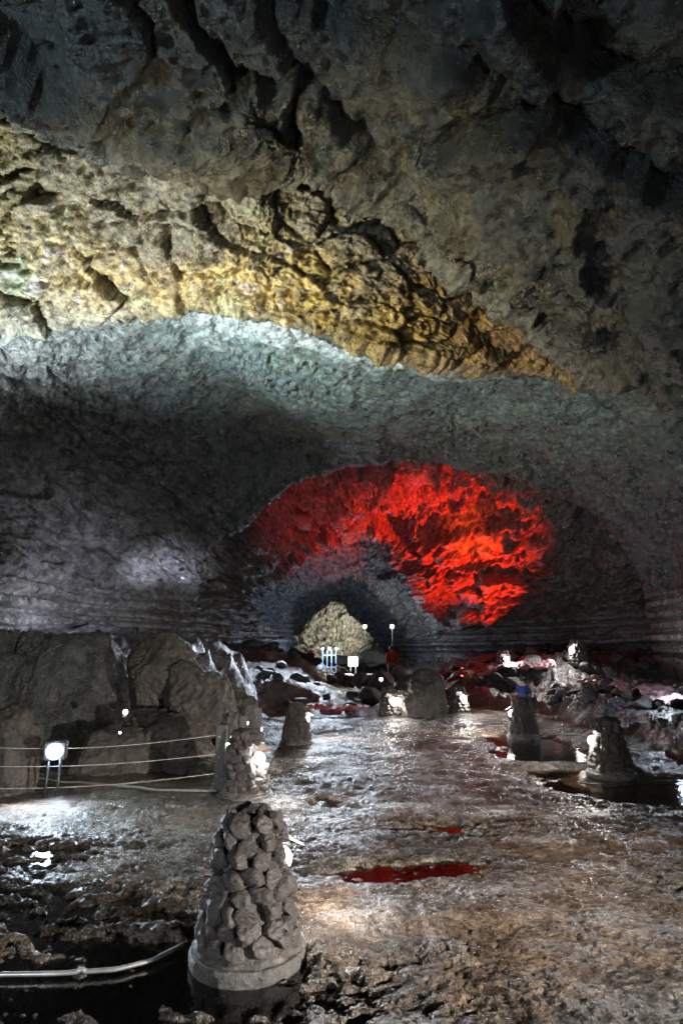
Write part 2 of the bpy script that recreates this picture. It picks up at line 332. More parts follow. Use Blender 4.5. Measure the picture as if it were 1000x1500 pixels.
# (station, rows to reach it, tint of the rock there by u: list)
ST = [(H0, 0), (N0, 6), (N1, 20), (N2, 34), (A, 190), (A2, 12), (B, 150), (B2, 16), (T1, 90), (T2, 70), (C, 50), (C2, 16), (D, 55), (D2, 14), (E, 60), (E2, 10), (F, 50), (F2, 9), (G, 32), (G2, 8), (H, 16), (Hc, 56)]
NAMES = 'H0 N0 N1 N2 A A2 B B2 T1 T2 C C2 D D2 E E2 F F2 G G2 H Hc'.split()
SI = {n: float(i) for i, n in enumerate(NAMES)}
MU = 720
gapw = [.5, .5, .9, .9, 1, 1, 1, 1, 1, 1, 1, .9, .5, .5]
def build_tube():
    K = np.array([s for s, _ in ST], np.float64)                       # stations x 15 x 3
    nu = [max(8, int(MU * g / sum(gapw))) for g in gapw]
    us = np.concatenate([np.arange(n) / n + i for i, n in enumerate(nu)] + [[14.0]])
    i = np.minimum(us.astype(int), 13); f = (us - i)[None, :, None]
    p0, p1, p2, p3 = K[:, np.maximum(i - 1, 0)], K[:, i], K[:, i + 1], K[:, np.minimum(i + 2, 14)]
    R_ = p1 + .5 * f * (p2 - p0 + f * (2 * p0 - 5 * p1 + 4 * p2 - p3 + f * (3 * (p1 - p2) + p3 - p0)))
    ss = [np.array([0.0])]
    for k, (_, n) in enumerate(ST[1:]): ss.append(k + (np.arange(n) + 1) / n)
    ss = np.concatenate(ss); j = np.minimum(ss.astype(int), len(ST) - 2); g = (ss - j)[:, None, None]
    G_ = R_[j] * (1 - g) + R_[j + 1] * g
    k5 = np.array([1, 2, 3, 2, 1]) / 9.0                                # soften the creases a little
    Gp = np.concatenate([G_[:1]] * 2 + [G_] + [G_[-1:]] * 2)
    G_ = sum(k5[q] * Gp[q:q + len(ss)] for q in range(5))
    ny, nx = G_.shape[:2]
    du = np.gradient(G_, axis=1); dv = np.gradient(G_, axis=0)
    N = np.cross(du, dv); N /= np.maximum(np.linalg.norm(N, axis=2, keepdims=True), 1e-6)
    c = np.array([0, 0, 3.0]); flip = np.sign(np.sum(N * (np.stack([0 * G_[..., 0], G_[..., 1], 0 * G_[..., 0] + 3], -1) - G_), axis=2)).mean()
    if flip < 0: N = -N                                                # towards the inside of the cave
    Pn = G_.reshape(-1, 3); Nn = N.reshape(-1, 3).astype(np.float32)
    s_ = np.repeat(ss, nx); u_ = np.tile(us, ny)
    x, y, z = Pn.T
    def band(a, b, e=.25): return sstep(SI[a] - e, SI[a] + e, s_) * (1 - sstep(SI[b] - e, SI[b] + e, s_))
    near = 1 - .0 * y
    wp = Pn + .6 * np.stack([fbm(Pn * .5 + 9, 2, 31), fbm(Pn * .5 + 40, 2, 32), fbm(Pn * .5 + 70, 2, 33)], 1)
    big = fbm(wp * .42, 3, 1)
    rid = fbm(wp * np.array([.8, .8, 1.3]), 5, 5, .55, True)
    fine = fbm(Pn * np.array([3.2, 3.2, 4.2]), 4, 12, .62)
    # broken blocks: strongest in the crumbling band, the left wall, beyond the second arch
    f1, f2, cv = voro((wp + .12 * fine[:, None]) * np.array([1.15, 1.0, 1.9]), 3)
    e = f2 - f1
    crumb = np.clip(band('A', 'B', .3) * (u_ > 3.2) + .75 * (1 - sstep(4.3, 5.6, u_)) * band('B', 'C', .4) + .9 * band('C2', 'E', .3) + .8 * band('E2', 'Hc', .3), 0, 1)
    k1, k2, kc = voro((wp + .5 * fine[:, None]) * np.array([.5, .45, .7]) + 11, 25)
    # overlapping slabs of the near roof
    g1, g2, gc = voro((wp + 1.1 * np.stack([fbm(Pn * .7 + 1, 4, 34, .6), fbm(Pn * .7 + 50, 4, 35, .6), 0 * x], 1)) * np.array([.26, .40, .5]) + 5, 21)
    ge = g2 - g1
    farb = band('C2', 'Hc', .2) + (s_ > SI['H'])
    nearroof = 1 - sstep(SI['A'] - .05, SI['A'] + .5, s_)
    smooth = band('B2', 'C', .3) * sstep(4.8, 6.2, u_)
    r2 = fbm((Pn + .15 * fine[:, None]) * np.array([2.1, 2.1, 2.8]), 5, 91, .6, True); f3 = fbm(Pn * 11, 3, 95, .65)
    dsp = .42 * big + (.20 - .10 * smooth) * rid + (.12 - .06 * smooth) * fine + (.20 - .11 * smooth) * r2 + (.03 - .012 * smooth) * f3
    dsp += crumb * ((.38 + .5 * band('C2', 'E', .3) + .4 * (s_ > SI['G2'])) * (cv - .5) - .16 * np.exp(-(e / .09) ** 2))
    dsp += nearroof * (.95 * (gc - .5) * sstep(0, .10, ge) - .20 * np.exp(-(ge / .03) ** 2) * sstep(-.15, .15, fbm(Pn * .5 + 6, 3, 36)))
    h1, h2, hc = voro((Pn + .2 * big[:, None]) * np.array([4.2, 4.2, 6.0]), 8)
    dsp += crumb * (.07 * (hc - .5) - .04 * np.exp(-((h2 - h1) / .1) ** 2))
    fb = 1.5 * band('C2', 'E', .3) + .45 * band('E', 'G', .3) + .8 * (s_ > SI['G2'])
    dsp += fb * (.85 * (kc - .5) * sstep(0, .12, k2 - k1) + .3 * (rid - .3))
    cm = sstep(-.08, .12, fbm(Pn * .6 + 16, 3, 37))
    dsp += smooth * (.30 * (kc - .5) * sstep(0, .16, k2 - k1) - .10 * cm * np.exp(-((k2 - k1) / .02) ** 2))
    # long open cracks and overlapping lips in the near roof
    def roofpt(px, py, zr=7.8):
        a, b = ray(px, py); d = (zr - CAM_H) / b; return (a * d, d)
    for pl, dep, wid, lip in [([(385, -40), (395, 20), (425, 75), (442, 130), (432, 170), (438, 215)], .34, .06, .10),
                        ([(640, 210), (690, 150), (735, 118), (800, 112), (860, 142), (950, 180), (1040, 195)], .36, .055, .26),
                        ([(480, 20), (560, 36), (640, 44), (700, 52), (740, 84)], .30, .07, .14),
                        ([(760, -30), (800, 30), (860, 66), (1020, 90)], .34, .06, .22),
                        ([(-60, 20), (20, 80), (70, 135), (170, 168), (300, 190)], .24, .07, .20),
                        ([(690, 430), (760, 415), (840, 408), (930, 430), (1030, 425)], .26, .05, .16),
                        ([(820, 470), (880, 455), (960, 470), (1040, 462)], .24, .05, .12),
                        ([(170, -30), (215, 40), (225, 90), (180, 150)], .2, .04, .08)]:
        pp = [roofpt(*q) for q in pl]; wx = x + .16 * fine + .10 * big; wy = y + .16 * rid * .5
        dm = np.full(len(x), 9.0); sg = np.zeros(len(x))
        for (x0, y0), (x1, y1) in zip(pp, pp[1:]):
            dx, dy = x1 - x0, y1 - y0; tt = np.clip(((wx - x0) * dx + (wy - y0) * dy) / (dx * dx + dy * dy), 0, 1)
            qx, qy = wx - (x0 + tt * dx), wy - (y0 + tt * dy); dd_ = np.hypot(qx, qy); m = dd_ < dm
            dm = np.where(m, dd_, dm); sg = np.where(m, np.sign(dx * qy - dy * qx), sg)
        on = nearroof * (z > 5)
        dsp -= on * dep * np.exp(-(dm / wid) ** 2); dsp += on * lip * sg * np.exp(-dm / .7) * sstep(0, .05, dm)
    # flow ledges left by the lava, level benches around eye height
    lw = (u_ < 3.4) | (u_ > 11.2)
    zz = z + .05 * big + .02 * fine
    lam = sstep(1.0, 1.3, zz) * (1 - sstep(2.9, 3.4, zz)) * lw * sstep(2, 5, y)
    steps = np.abs(((zz * 3.1) % 1.0) - .5) * 2
    st2 = np.abs(((zz * 9.3 + .3) % 1.0) - .5) * 2
    dsp = dsp * (1 - .78 * lam) + lam * (.26 * sstep(.2, .55, steps) - .1 + .05 * st2)
    shelf = lw * np.exp(-((zz - 1.95) / .16) ** 2) * sstep(5, 9, y) * .28
    dsp += shelf
    amp = np.interp(y, [-20, 17, 21, 28, 31, 41], [1, .95, 1.05, .8, .6, .75])
    Q = (Pn + Nn * (dsp * amp)[:, None]).astype(np.float32)
    # --- rock colours by stratum, with some light and shade painted in
    def col(c): return np.array(c, np.float32)[None, :]
    n2 = fbm(Pn * .9 + 3, 5, 41, .6); n3 = fbm(Pn * 2.2 + 8, 5, 51, .6)
    tint = np.repeat(col((.017, .025, .028)), len(Pn), 0)
    def lay(c, m):
        nonlocal tint
        m = np.clip(m, 0, 1)[:, None]; tint = tint * (1 - m) + col(c) * m
    lay((.055, .052, .030), sstep(-.05, .25, n2) * nearroof)                    # olive crust on the near roof
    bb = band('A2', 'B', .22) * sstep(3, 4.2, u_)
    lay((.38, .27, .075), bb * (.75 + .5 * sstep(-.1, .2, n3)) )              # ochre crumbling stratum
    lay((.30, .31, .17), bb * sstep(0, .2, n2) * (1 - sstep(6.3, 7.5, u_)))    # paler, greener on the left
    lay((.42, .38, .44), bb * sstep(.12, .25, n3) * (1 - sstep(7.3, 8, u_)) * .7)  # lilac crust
    lay((.10, .10, .085), band('A', 'B', .3) * (1 - sstep(SI['A2'] + .3, SI['A2'] + .95, s_ + .8 * n2)) * sstep(3.9, 5.4, u_) * .92)  # upper part of the band painted darker, where the low left light fades
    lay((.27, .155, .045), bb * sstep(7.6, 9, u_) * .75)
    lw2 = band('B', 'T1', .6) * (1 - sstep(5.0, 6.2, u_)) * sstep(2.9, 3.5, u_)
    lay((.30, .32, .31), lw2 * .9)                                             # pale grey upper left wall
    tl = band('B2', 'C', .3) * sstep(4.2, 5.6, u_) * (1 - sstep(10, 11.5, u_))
    lay((.075, .108, .108), tl * .9); lay((.13, .155, .13), tl * sstep(.08, .3, n2) * .7); lay((.05, .06, .06), tl * sstep(.05, .25, -n2) * .8); lay((.30, .33, .34), band('B2', 'T1', .15) * (1 - sstep(SI['B2'] + .3, SI['B2'] + .6, s_ + .5 * n2)) * sstep(5.4, 6.2, u_) * (1 - sstep(8.3, 9.5, u_)))  # the last, pale layer paints in the blue-white highlight behind the lip
    lay((.12, .112, .11), band('T1', 'C', .4) * (1 - sstep(4.5, 5.5, u_)) * (.6 + .4 * sstep(-.1, .2, n3)))
    lay((.19, .18, .165), lam * .8); lay((.06, .055, .055), lam * sstep(0, .15, n3) * .8)
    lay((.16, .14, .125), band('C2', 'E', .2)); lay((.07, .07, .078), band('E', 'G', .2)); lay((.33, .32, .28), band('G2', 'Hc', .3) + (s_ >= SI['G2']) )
    tint *= (1 - .55 * np.exp(-(e / .07) ** 2) * crumb)[:, None] if False else 1
    idx = np.arange(ny * nx).reshape(ny, nx)
    quads = np.stack([idx[:-1, :-1], idx[:-1, 1:], idx[1:, 1:], idx[1:, :-1]], -1)
    um = .5 * (us[:-1] + us[1:]); sm = .5 * (ss[:-1] + ss[1:])
    def part(name, msk, **kw):
        q = quads[msk].reshape(-1, 4)
        used = np.unique(q); mp = np.zeros(ny * nx, np.int32); mp[used] = np.arange(len(used))
        qq = mp[q]
        if flip < 0: qq = qq[:, ::-1]
        me = np_mesh(name, Q[used], qq)
        a = me.color_attributes.new('tint', 'FLOAT_COLOR', 'POINT')
        a.data.foreach_set('color', np.concatenate([tint[used], np.ones((len(used), 1), np.float32)], 1).astype(np.float32).ravel())
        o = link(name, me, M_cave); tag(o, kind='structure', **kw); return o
    UU, SS_ = np.meshgrid(um, sm)
    far = SS_ > SI['H']; back = SS_ < SI['N0']
    mid = ~far & ~back
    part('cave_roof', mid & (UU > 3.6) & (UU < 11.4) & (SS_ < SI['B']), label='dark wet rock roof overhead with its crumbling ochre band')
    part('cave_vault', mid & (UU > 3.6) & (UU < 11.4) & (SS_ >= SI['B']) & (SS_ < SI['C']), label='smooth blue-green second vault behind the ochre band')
    part('red_chamber_roof', mid & (UU > 3.6) & (UU < 11.4) & (SS_ >= SI['C']) & (SS_ < SI['E']), label='rock arch and roof of the chamber lit red')
    part('inner_passage_roof', mid & (UU > 3.6) & (UU < 11.4) & (SS_ >= SI['E']), label='dark grey arches of the passage beyond the red chamber')
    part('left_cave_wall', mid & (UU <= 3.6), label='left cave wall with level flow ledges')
    part('right_cave_wall', mid & (UU >= 11.4), label='right cave wall with level flow ledges')
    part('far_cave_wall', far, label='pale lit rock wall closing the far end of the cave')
    part('rear_cave_wall', back, label='cave wall behind the camera')
build_tube()

# ------------------------------------------------------------------ ground: wet lava floor, benches of clinker, basins for the puddles
BANK = np.array([(9.0, 3.0), (6.2, 4.6), (4.6, 6.0), (4.35, 7.4), (4.9, 9.3), (5.0, 11.5), (4.9, 14.2), (3.9, 16.4), (3.0, 17.3), (2.7, 19), (2.6, 24), (2.2, 30), (2.3, 42)])
BASINS = [  # centre px, py, half sizes in metres
    (90, 1465, 1.15, .40), (250, 1450, .5, .30), (345, 1462, .6, .26), (100, 1345, .8, .3), (590, 1281, .46, .20), (665, 1274, .26, .16), (648, 1222, .46, .30),
    (965, 1162, 1.1, .75), (905, 1150, .8, .75), (775, 1092, .62, 1.0), (830, 1136, .55, .28), (480, 1180, .25, .2), (800, 1110, .8, .5), (620, 1310, .12, .06), (235, 1400, .5, .15), (480, 1075, .6, .5), (20, 1260, .6, .3)]
def hfield(X, Y, detail=True):
    n = len(X); Pz = np.stack([X, Y, np.zeros(n)], 1)
    wv = .35 * np.stack([fbm(Pz * .8, 2, 61), fbm(Pz * .8 + 33, 2, 62), np.zeros(n)], 1)
    h = .045 + .045 * fbm((Pz + wv) * np.array([.55, .9, 1]), 3, 63)
    h += .05 * fbm((Pz + wv) * np.array([.32, 1.5, 1]) + 13, 2, 163)
    rp = fbm((Pz + wv) * np.array([1.1, 3.1, 1]) + 4, 4, 64, .55, True)
    h += .018 * (rp - .3)
    if detail:
        calm = .62 + .38 * sstep(-.12, .12, fbm((Pz + wv) * np.array([.9, 1.6, 1]) + 30, 3, 77))
        h += calm * .026 * fbm(Pz * 6, 4, 65, .62) + calm * .016 * fbm((Pz + .1 * wv) * 15, 3, 165, .6, True) - .004 
        f1, f2, c = voro((Pz + .3 * wv) * np.array([6, 9, 1]), 66)
        h += (.03 * (c - .4) * sstep(0, .25, f2 - f1)) * sstep(-.2, .2, fbm(Pz * .5 + 7, 2, 67) + .05)
    ragged = fbm((Pz + wv) * np.array([3.0, 7.0, 1]) + 21, 4, 68, .6)
    rag2 = fbm(Pz * np.array([9.0, 16.0, 1]) + 5, 3, 69, .6)
    for bx, by, sx, sy in BASINS:
        cx, cyy, _ = floor_at(bx, by)
        deep = bx > 700 and by < 1200
        d = np.maximum(((X - cx) / sx) ** 2 + ((Y - cyy) / sy) ** 2 + (1.0 if deep else 3.4) * ragged + (0 if deep else 1.6) * rag2, 0)
        h -= (.15 if deep else .07) * np.exp(-d ** 1.6 * 1.3)
    # right bank
    dmin = np.full(n, 9.0); side = np.zeros(n)
    for (x0, y0), (x1, y1) in zip(BANK, BANK[1:]):
        dx, dy = x1 - x0, y1 - y0; t = np.clip(((X - x0) * dx + (Y - y0) * dy) / (dx * dx + dy * dy), 0, 1)
        qx, qy = X - (x0 + t * dx), Y - (y0 + t * dy); d = np.hypot(qx, qy); s = np.sign(dx * qy - dy * qx)
        m = d < dmin; dmin = np.where(m, d, dmin); side = np.where(m, -s, side)
    sd = dmin * side
    nb = fbm(Pz * 1.1 + 5, 4, 70)
    sd = sd + .5 * nb
    far = sstep(16.5, 20, Y)
    rb = sstep(0, .5, sd) * (.30 + .26 * nb) + sstep(.3, 4.5, sd) * (.35 + .5 * far) + sstep(16.8, 18.5, Y) * sstep(0, 1.0, sd) * .18
    # left bench, sloping down to the right, with darker clinker behind it
    lb = sstep(13.9, 15.6, Y + .8 * nb) * np.clip((.9 - X) / 5.6, 0, 1) ** .8 * 1.45 * (1 - .75 * sstep(24, 32, Y))
    lb = lb + .55 * sstep(18.5, 20.5, Y + nb) * (1 - sstep(26, 30, Y)) * sstep(.6, -.8, X) if False else lb + .5 * sstep(18.0, 20.5, Y + nb) * (1 - sstep(25, 30, Y)) * (1 - sstep(-1.4, .4, X)) * sstep(-6, -3, X)
    # rough foot of the left wall behind the fence
    lf = (1 - sstep(-4.6 + .25 * (Y - 8), -3.0 + .25 * (Y - 8), X + .6 * nb)) * sstep(7.6, 9.6, Y + .5 * nb) * (1 - sstep(14, 17, Y)) * 1.7
    rough = np.clip(sstep(0, .4, sd) + .45 * sstep(.1, .4, lb) + sstep(.1, .4, lf), 0, 1)
    if detail:
        f1, f2, c = voro((Pz + np.stack([0 * X, 0 * X, h], 1)) * np.array([2.6, 2.6, 2.6]), 72)
        g1, g2, gc = voro(Pz * 6.5, 73)
        ru = .16 * (c - .3) * sstep(0, .18, f2 - f1) + .05 * (gc - .3) * sstep(0, .2, g2 - g1)
    else: ru = 0
    h = np.where(h < -.06, -.06 + (h + .06) * .3, h)
    return h * (1 - .3 * rough) + rb + np.maximum(lb, lf) + rough * ru, rough, Pz, rp
def ground_z(x, y):
    h, *_ = hfield(np.array([float(x)]), np.array([float(y)])); return float(h[0])
def build_floor():
    pys = np.linspace(1640, 984, 520)
    ys = np.array([floor_at(500, p)[1] for p in pys]); ys[ys > 51] = 51
    ys = np.concatenate([np.linspace(-15.5, ys[0] - .08, 36), ys])
    n = 800; t = np.linspace(-1, 1, n)
    Wy = np.where(ys < 2.4, 2.6, 1.0 + .66 * ys)
    ti = np.clip(np.abs(t) / .88, 0, 1); to = np.clip((np.abs(t) - .88) / .12, 0, 1)
    X = np.sign(t)[None] * (ti[None] * Wy[:, None] + to[None] ** 1.3 * np.maximum(13.5 - Wy[:, None], .2))
    Y = np.repeat(ys[:, None], n, 1)
    h, rough, Pz, rp = hfield(X.ravel(), Y.ravel())
    V = np.stack([X.ravel(), Y.ravel(), h], 1)
    idx = np.arange(len(ys) * n).reshape(len(ys), n)
    q = np.stack([idx[:-1, :-1], idx[:-1, 1:], idx[1:, 1:], idx[1:, :-1]], -1).reshape(-1, 4)
    me = np_mesh('cave_floor', V, q)
    brown = np.array([(.070, .049, .034)]); grey = np.array([(.036, .032, .029)]); mud = np.array([(.12, .078, .042)])
    nz = fbm(Pz * .5 + 2, 4, 80); m = sstep(-.12, .2, nz)[:, None]
    c = grey * (1 - m) + brown * m
    mm = (1 - sstep(-.03, .035, h))[:, None] * .8; c = c * (1 - mm) + mud * mm
    cl = np.array([(.075, .075, .08)]); c = c * (1 - rough[:, None]) + cl * rough[:, None]
    a = me.color_attributes.new('tint', 'FLOAT_COLOR', 'POINT')
    a.data.foreach_set('color', np.concatenate([c, np.ones((len(c), 1))], 1).astype(np.float32).ravel())
    o = link('cave_floor', me, M_floor); tag(o, kind='structure', label='wet rippled lava floor of the cave with clinker banks')
build_floor()
me = np_mesh('puddle_water', np.array([(-13, -15, .012), (13, -15, .012), (13, 18, .012), (-13, 18, .012)]), np.array([[0, 1, 2, 3]]))
tag(link('puddle_water', me, M_water, smooth=False), kind='structure', label='still water in the hollows of the lava floor')

# ------------------------------------------------------------------ rocks
def rock_mesh(name, seed, sub=4, sc=(1, 1, 1), facets=7, rough=.12, fs=2.2):
    bm = bmesh.new(); bmesh.ops.create_icosphere(bm, subdivisions=sub, radius=1.0)
    V = np.array([v.co[:] for v in bm.verts]); rs = np.random.RandomState(seed)
    N = rs.normal(size=(facets, 3)); N /= np.linalg.norm(N, axis=1)[:, None]; dd = rs.uniform(.52, .86, facets)
    for nn, d in zip(N, dd):
        k = V @ nn; ex = np.maximum(k - d, 0); V = V - nn[None] * (ex * .93)[:, None]
    L = V / np.maximum(np.linalg.norm(V, axis=1)[:, None], 1e-5)
    V = V + L * (rough * fbm(V * fs * .7 + seed * 3.1, 5, seed, .6, True) - rough * .3 + rough * .7 * fbm(V * fs * 3 + seed, 4, seed + 5, .65))[:, None]
    V *= np.array(sc)
    for v, c in zip(bm.verts, V): v.co = c
    return bm_mesh(name, bm)
def rock(name, loc, sc, seed, label, cat='boulder', group=None, mat=None, sub=6, rz=0, tilt=0, facets=15, rough=.15, sink=.25):
    me = rock_mesh(name, seed, sub, sc, facets, rough)
    o = link(name, me, mat or M_dark); o.location = (loc[0], loc[1], loc[2]); o.rotation_euler = (tilt, tilt * .5, rz)
    return tag(o, label, cat, group)

LR = 'boulders of the left rock heap'
for (px, py, d, sc, sd, rz, lab) in [
    (232, 998, 8.9, (.62, .6, .68), 3, .3, 'tall brown capped boulder at the top of the left rock heap'),
    (288, 1030, 8.7, (.62, .6, .62), 4, 1.1, 'angular boulder on the right shoulder of the left rock heap'),
    (330, 1065, 8.9, (.50, .5, .78), 5, 2.0, 'pinkish upright slab behind the timber posts of the fence'),
    (268, 1110, 8.0, (.62, .5, .55), 6, .7, 'rounded boulder low in the left rock heap behind the wires'),
    (195, 1130, 7.8, (.75, .55, .62), 7, .2, 'broad dark boulder behind the fence wires, right of the blue-white lamp'),
    (222, 1065, 8.2, (.50, .45, .30), 8, .9, 'flat pale boulder beside the small greenish lamp'),
    (120, 1085, 9.6, (.8, .7, .72), 9, .4, 'dark boulder mass in the shade above the blue-white lamp'),
    (30, 1045, 10.4, (.9, .8, .8), 10, 1.9, 'dark boulder under the left ledge at the photo edge'),
    (305, 1150, 7.6, (.42, .35, .36), 11, .9, 'low boulder at the foot of the heap by the timber post')]:
    rock('boulder', at(px, py, d), sc, sd, lab, rz=rz, group=LR)
rock('boulder', at(8, 1128, 6.7), (.48, .42, .62), 12, 'pale standing rock left of the blue-white lamp', rz=.5, mat=M_conc if False else M_dark)
rock('boulder', at(612, 1024, 14.1), (.80, .75, .70), 14, 'big smooth dark boulder in the middle between two lit bollards', rz=.4, rough=.12, facets=11)
for (px, py, d, s, sd, lab) in [(560, 1002, 16.4, .5, 15, 'dark rounded rock behind the lit bollard left of the big boulder'),
                                (531, 997, 17.0, .30, 16, 'small round dark rock at the left end of the middle rock row'),
                                (585, 990, 17.4, .42, 17, 'dark rounded rock touching the big middle boulder'),
                                (545, 1020, 15.8, .38, 18, 'low rock at the foot of the left bench beside the lit bollard')]:
    rock('rock', at(px, py, d), (s, s, s * .85), sd, lab, 'rock', rz=sd, rough=.08, sub=4)
rock('rock', at(552, 965, 32.5), (1.1, .7, .55), 19, 'pale lit rock heap below the far yellow lamp', 'rock', rough=.1)
rock('rock', at(495, 968, 33.5), (1.3, .7, .40), 20, 'low blue lit rock beside the glowing far panel', 'rock', rough=.1)
rock('rock', at(268, 846, 16.8), (.07, .07, .06), 21, 'small white lit stone lodged on the left pillar edge', 'rock', mat=M_white, sub=3)
# rubble
RM = [rock_mesh('lava_stone', 30 + k, 3, (1, 1, .8), 6, .2, 2.6) for k in range(6)]
for m_ in RM: m_.materials.append(M_clink)
def rubble(n, fn, group, label, smin, smax, name='lava_stone'):
    k = 0; tries = 0
    while k < n and tries < n * 40:
        tries += 1; x, y = fn()
        if x is None: continue
        z = ground_z(x, y); s = R.uniform(smin, smax)
        o = bpy.data.objects.new(name, RM[k % 6]); COL.objects.link(o)
        o.location = (x, y, z + s * .25); o.scale = (s * R.uniform(.8, 1.3), s * R.uniform(.8, 1.2), s * R.uniform(.6, 1))
        o.rotation_euler = (R.uniform(-.5, .5), R.uniform(-.5, .5), R.uniform(0, 6.28)); tag(o, label, 'stone', group); k += 1
for m_ in RM: m_.polygons.foreach_set('use_smooth', [True] * len(m_.polygons))
def f_right():
    y = R.uniform(6.8, 16.5); x0 = float(np.interp(y, BANK[:, 1], BANK[:, 0])); return x0 + R.uniform(.15, 3.4) ** 1.0, y
rubble(75, f_right, 'loose lava stones on the right bank', 'rough grey lava stone lying loose on the right bank', .07, .24)
def f_back(): return R.uniform(3.6, 11), R.uniform(17.6, 22.5)
rubble(64, f_back, 'dark clinker stones below the far right ledge', 'dark clinker stone in the rubble slope below the right ledge', .1, .3)
def f_left():
    x = R.uniform(-3.6, .6); return x, R.uniform(18.6, 24)
rubble(26, f_left, 'dark clinker stones behind the left bench', 'dark clinker stone in the rubble behind the left bench', .1, .3)
def f_ben():
    return R.uniform(-4, .7), R.uniform(14.6, 17.5)
rubble(22, f_ben, 'stones on the sloping left bench', 'broken lava stone on the lit slope of the left bench', .06, .2)

# ------------------------------------------------------------------ bollards of lava stone with a lamp niche
def prof_r(z): return float(np.interp(z, [.08, .2, .35, .5, .62, .70], [.235, .205, .175, .150, .13, .07]))
ST_ME = []
for k in range(7):
    m_ = rock_mesh('stone', 60 + k, 4, (1, 1, 1), 7, .24, 1.5); m_.materials.append(M_stone); m_.polygons.foreach_set('use_smooth', [True] * len(m_.polygons)); ST_ME.append(m_)
NICHE = 0.0      # the lamp looks along +X of the bollard
def stone_spots(rs):
    out = []; z = .135; row = 0
    while z < .63:
        r = prof_r(z); hh = rs.uniform(.040, .047); n = max(6, int(2 * math.pi * r / .096)); off = rs.uniform(0, 1)
        for k in range(n):
            a = 2 * math.pi * (k + off) / n + rs.uniform(-.06, .06)
            dz = rs.uniform(-.012, .012)
            da = (a + math.pi) % (2 * math.pi) - math.pi
            if abs(da) < .42 and .33 < z < .56: continue             # the lamp niche
            wd = math.pi * r / n * rs.uniform(.92, 1.32)
            out.append((r * math.cos(a), r * math.sin(a), z + dz, a, (rs.uniform(.05, .066), wd, hh * rs.uniform(.98, 1.4))))
        z += hh * 1.62; row += 1
    for k in range(4):
        a = 2 * math.pi * k / 4 + .5; out.append((.062 * math.cos(a), .062 * math.sin(a), .645, a, (.062, .072, .055)))
    out.append((0, 0, .672, 0, (.07, .065, .04)))
    return out
def make_bollard(near=True, seed=1, bulb=None):
    rs = random.Random(seed); root = empty('lamp_bollard')
    bm = bmesh.new(); add_lathe(bm, [(.288, -.03), (.292, 0), (.293, .055), (.284, .074), (.12, .078)], 64)
    link('base', bm_mesh('base', bm), M_conc, root, smooth=False)
    bm = bmesh.new(); add_lathe(bm, [(.268, .074), (.262, .095), (.240, .12), (.203, .2), (.174, .35), (.150, .5), (.128, .62), (.05, .66)], 40)
    for v in bm.verts:
        k = 1 + .05 * math.sin(v.co.x * 90) * math.sin(v.co.y * 80); v.co.x *= k; v.co.y *= k
        a = math.atan2(v.co.y, v.co.x)
        if abs(a) < .42 and .3 < v.co.z < .56: v.co.x *= .62; v.co.y *= .8
    link('core', bm_mesh('core', bm), M_stone, root)
    sp = stone_spots(rs)
    if near:
        for i, (x, y, z, a, sc) in enumerate(sp):
            o = bpy.data.objects.new('stone', ST_ME[i % 7]); COL.objects.link(o); o.parent = root
            o.location = (x, y, z); o.rotation_euler = (rs.uniform(-.25, .25), -.2 + rs.uniform(-.1, .1), a); o.scale = sc
    else:
        bm = bmesh.new()
        for i, (x, y, z, a, sc) in enumerate(sp):
            g = bmesh.ops.create_icosphere(bm, subdivisions=2, radius=1.0)['verts']
            bmesh.ops.transform(bm, matrix=Matrix.LocRotScale(Vector((x, y, z)), Matrix.Rotation(a, 3, 'Z').to_quaternion(), Vector(sc)), verts=g)
        o = link('stone_cladding', bm_mesh('stone_cladding', bm), M_stone, root); o['kind'] = 'stuff'
    # sloping metal hood over the lamp
    bm = bmesh.new(); rot = Matrix.Rotation(math.radians(32), 3, 'Y')
    add_box(bm, (.215, 0, .525), (.17, .13, .006), rot, .002)
    hood = link('hood', bm_mesh('hood', bm), M_plate, root, smooth=False)
    bm = bmesh.new(); add_box(bm, (.262, 0, .4995), (.018, .122, .004), rot); link('stripe', bm_mesh('stripe', bm), M_redpl, hood, smooth=False)
    bm = bmesh.new(); add_box(bm, (.19, .0, .5444), (.014, .122, .004), rot); link('stripe', bm_mesh('stripe', bm), M_org, hood, smooth=False)
    bm = bmesh.new(); add_tube(bm, [(.10, 0, .42), (.165, 0, .42)], [.035, .05], 16)
    link('lamp_holder', bm_mesh('lamp_holder', bm), M_black, root)
    bm = bmesh.new(); bmesh.ops.create_uvsphere(bm, u_segments=20, v_segments=12, radius=.06); bmesh.ops.translate(bm, vec=(.18, 0, .42), verts=bm.verts)
    link('bulb', bm_mesh('bulb', bm), bulb or M_eW, root)
    return root
def copy_tree(o, parent=None):
    c = o.copy(); COL.objects.link(c)
    if parent is not None: c.parent = parent; c.matrix_parent_inverse = o.matrix_parent_inverse.copy()
    for ch in [x for x in COL.objects if x.parent == o]: copy_tree(ch, c)
    return c
BN = make_bollard(True, 1); BF = make_bollard(False, 2)
BG = 'lava stone lamp bollards along the path'
LIGHTS_B = []
first = {True: True, False: True}
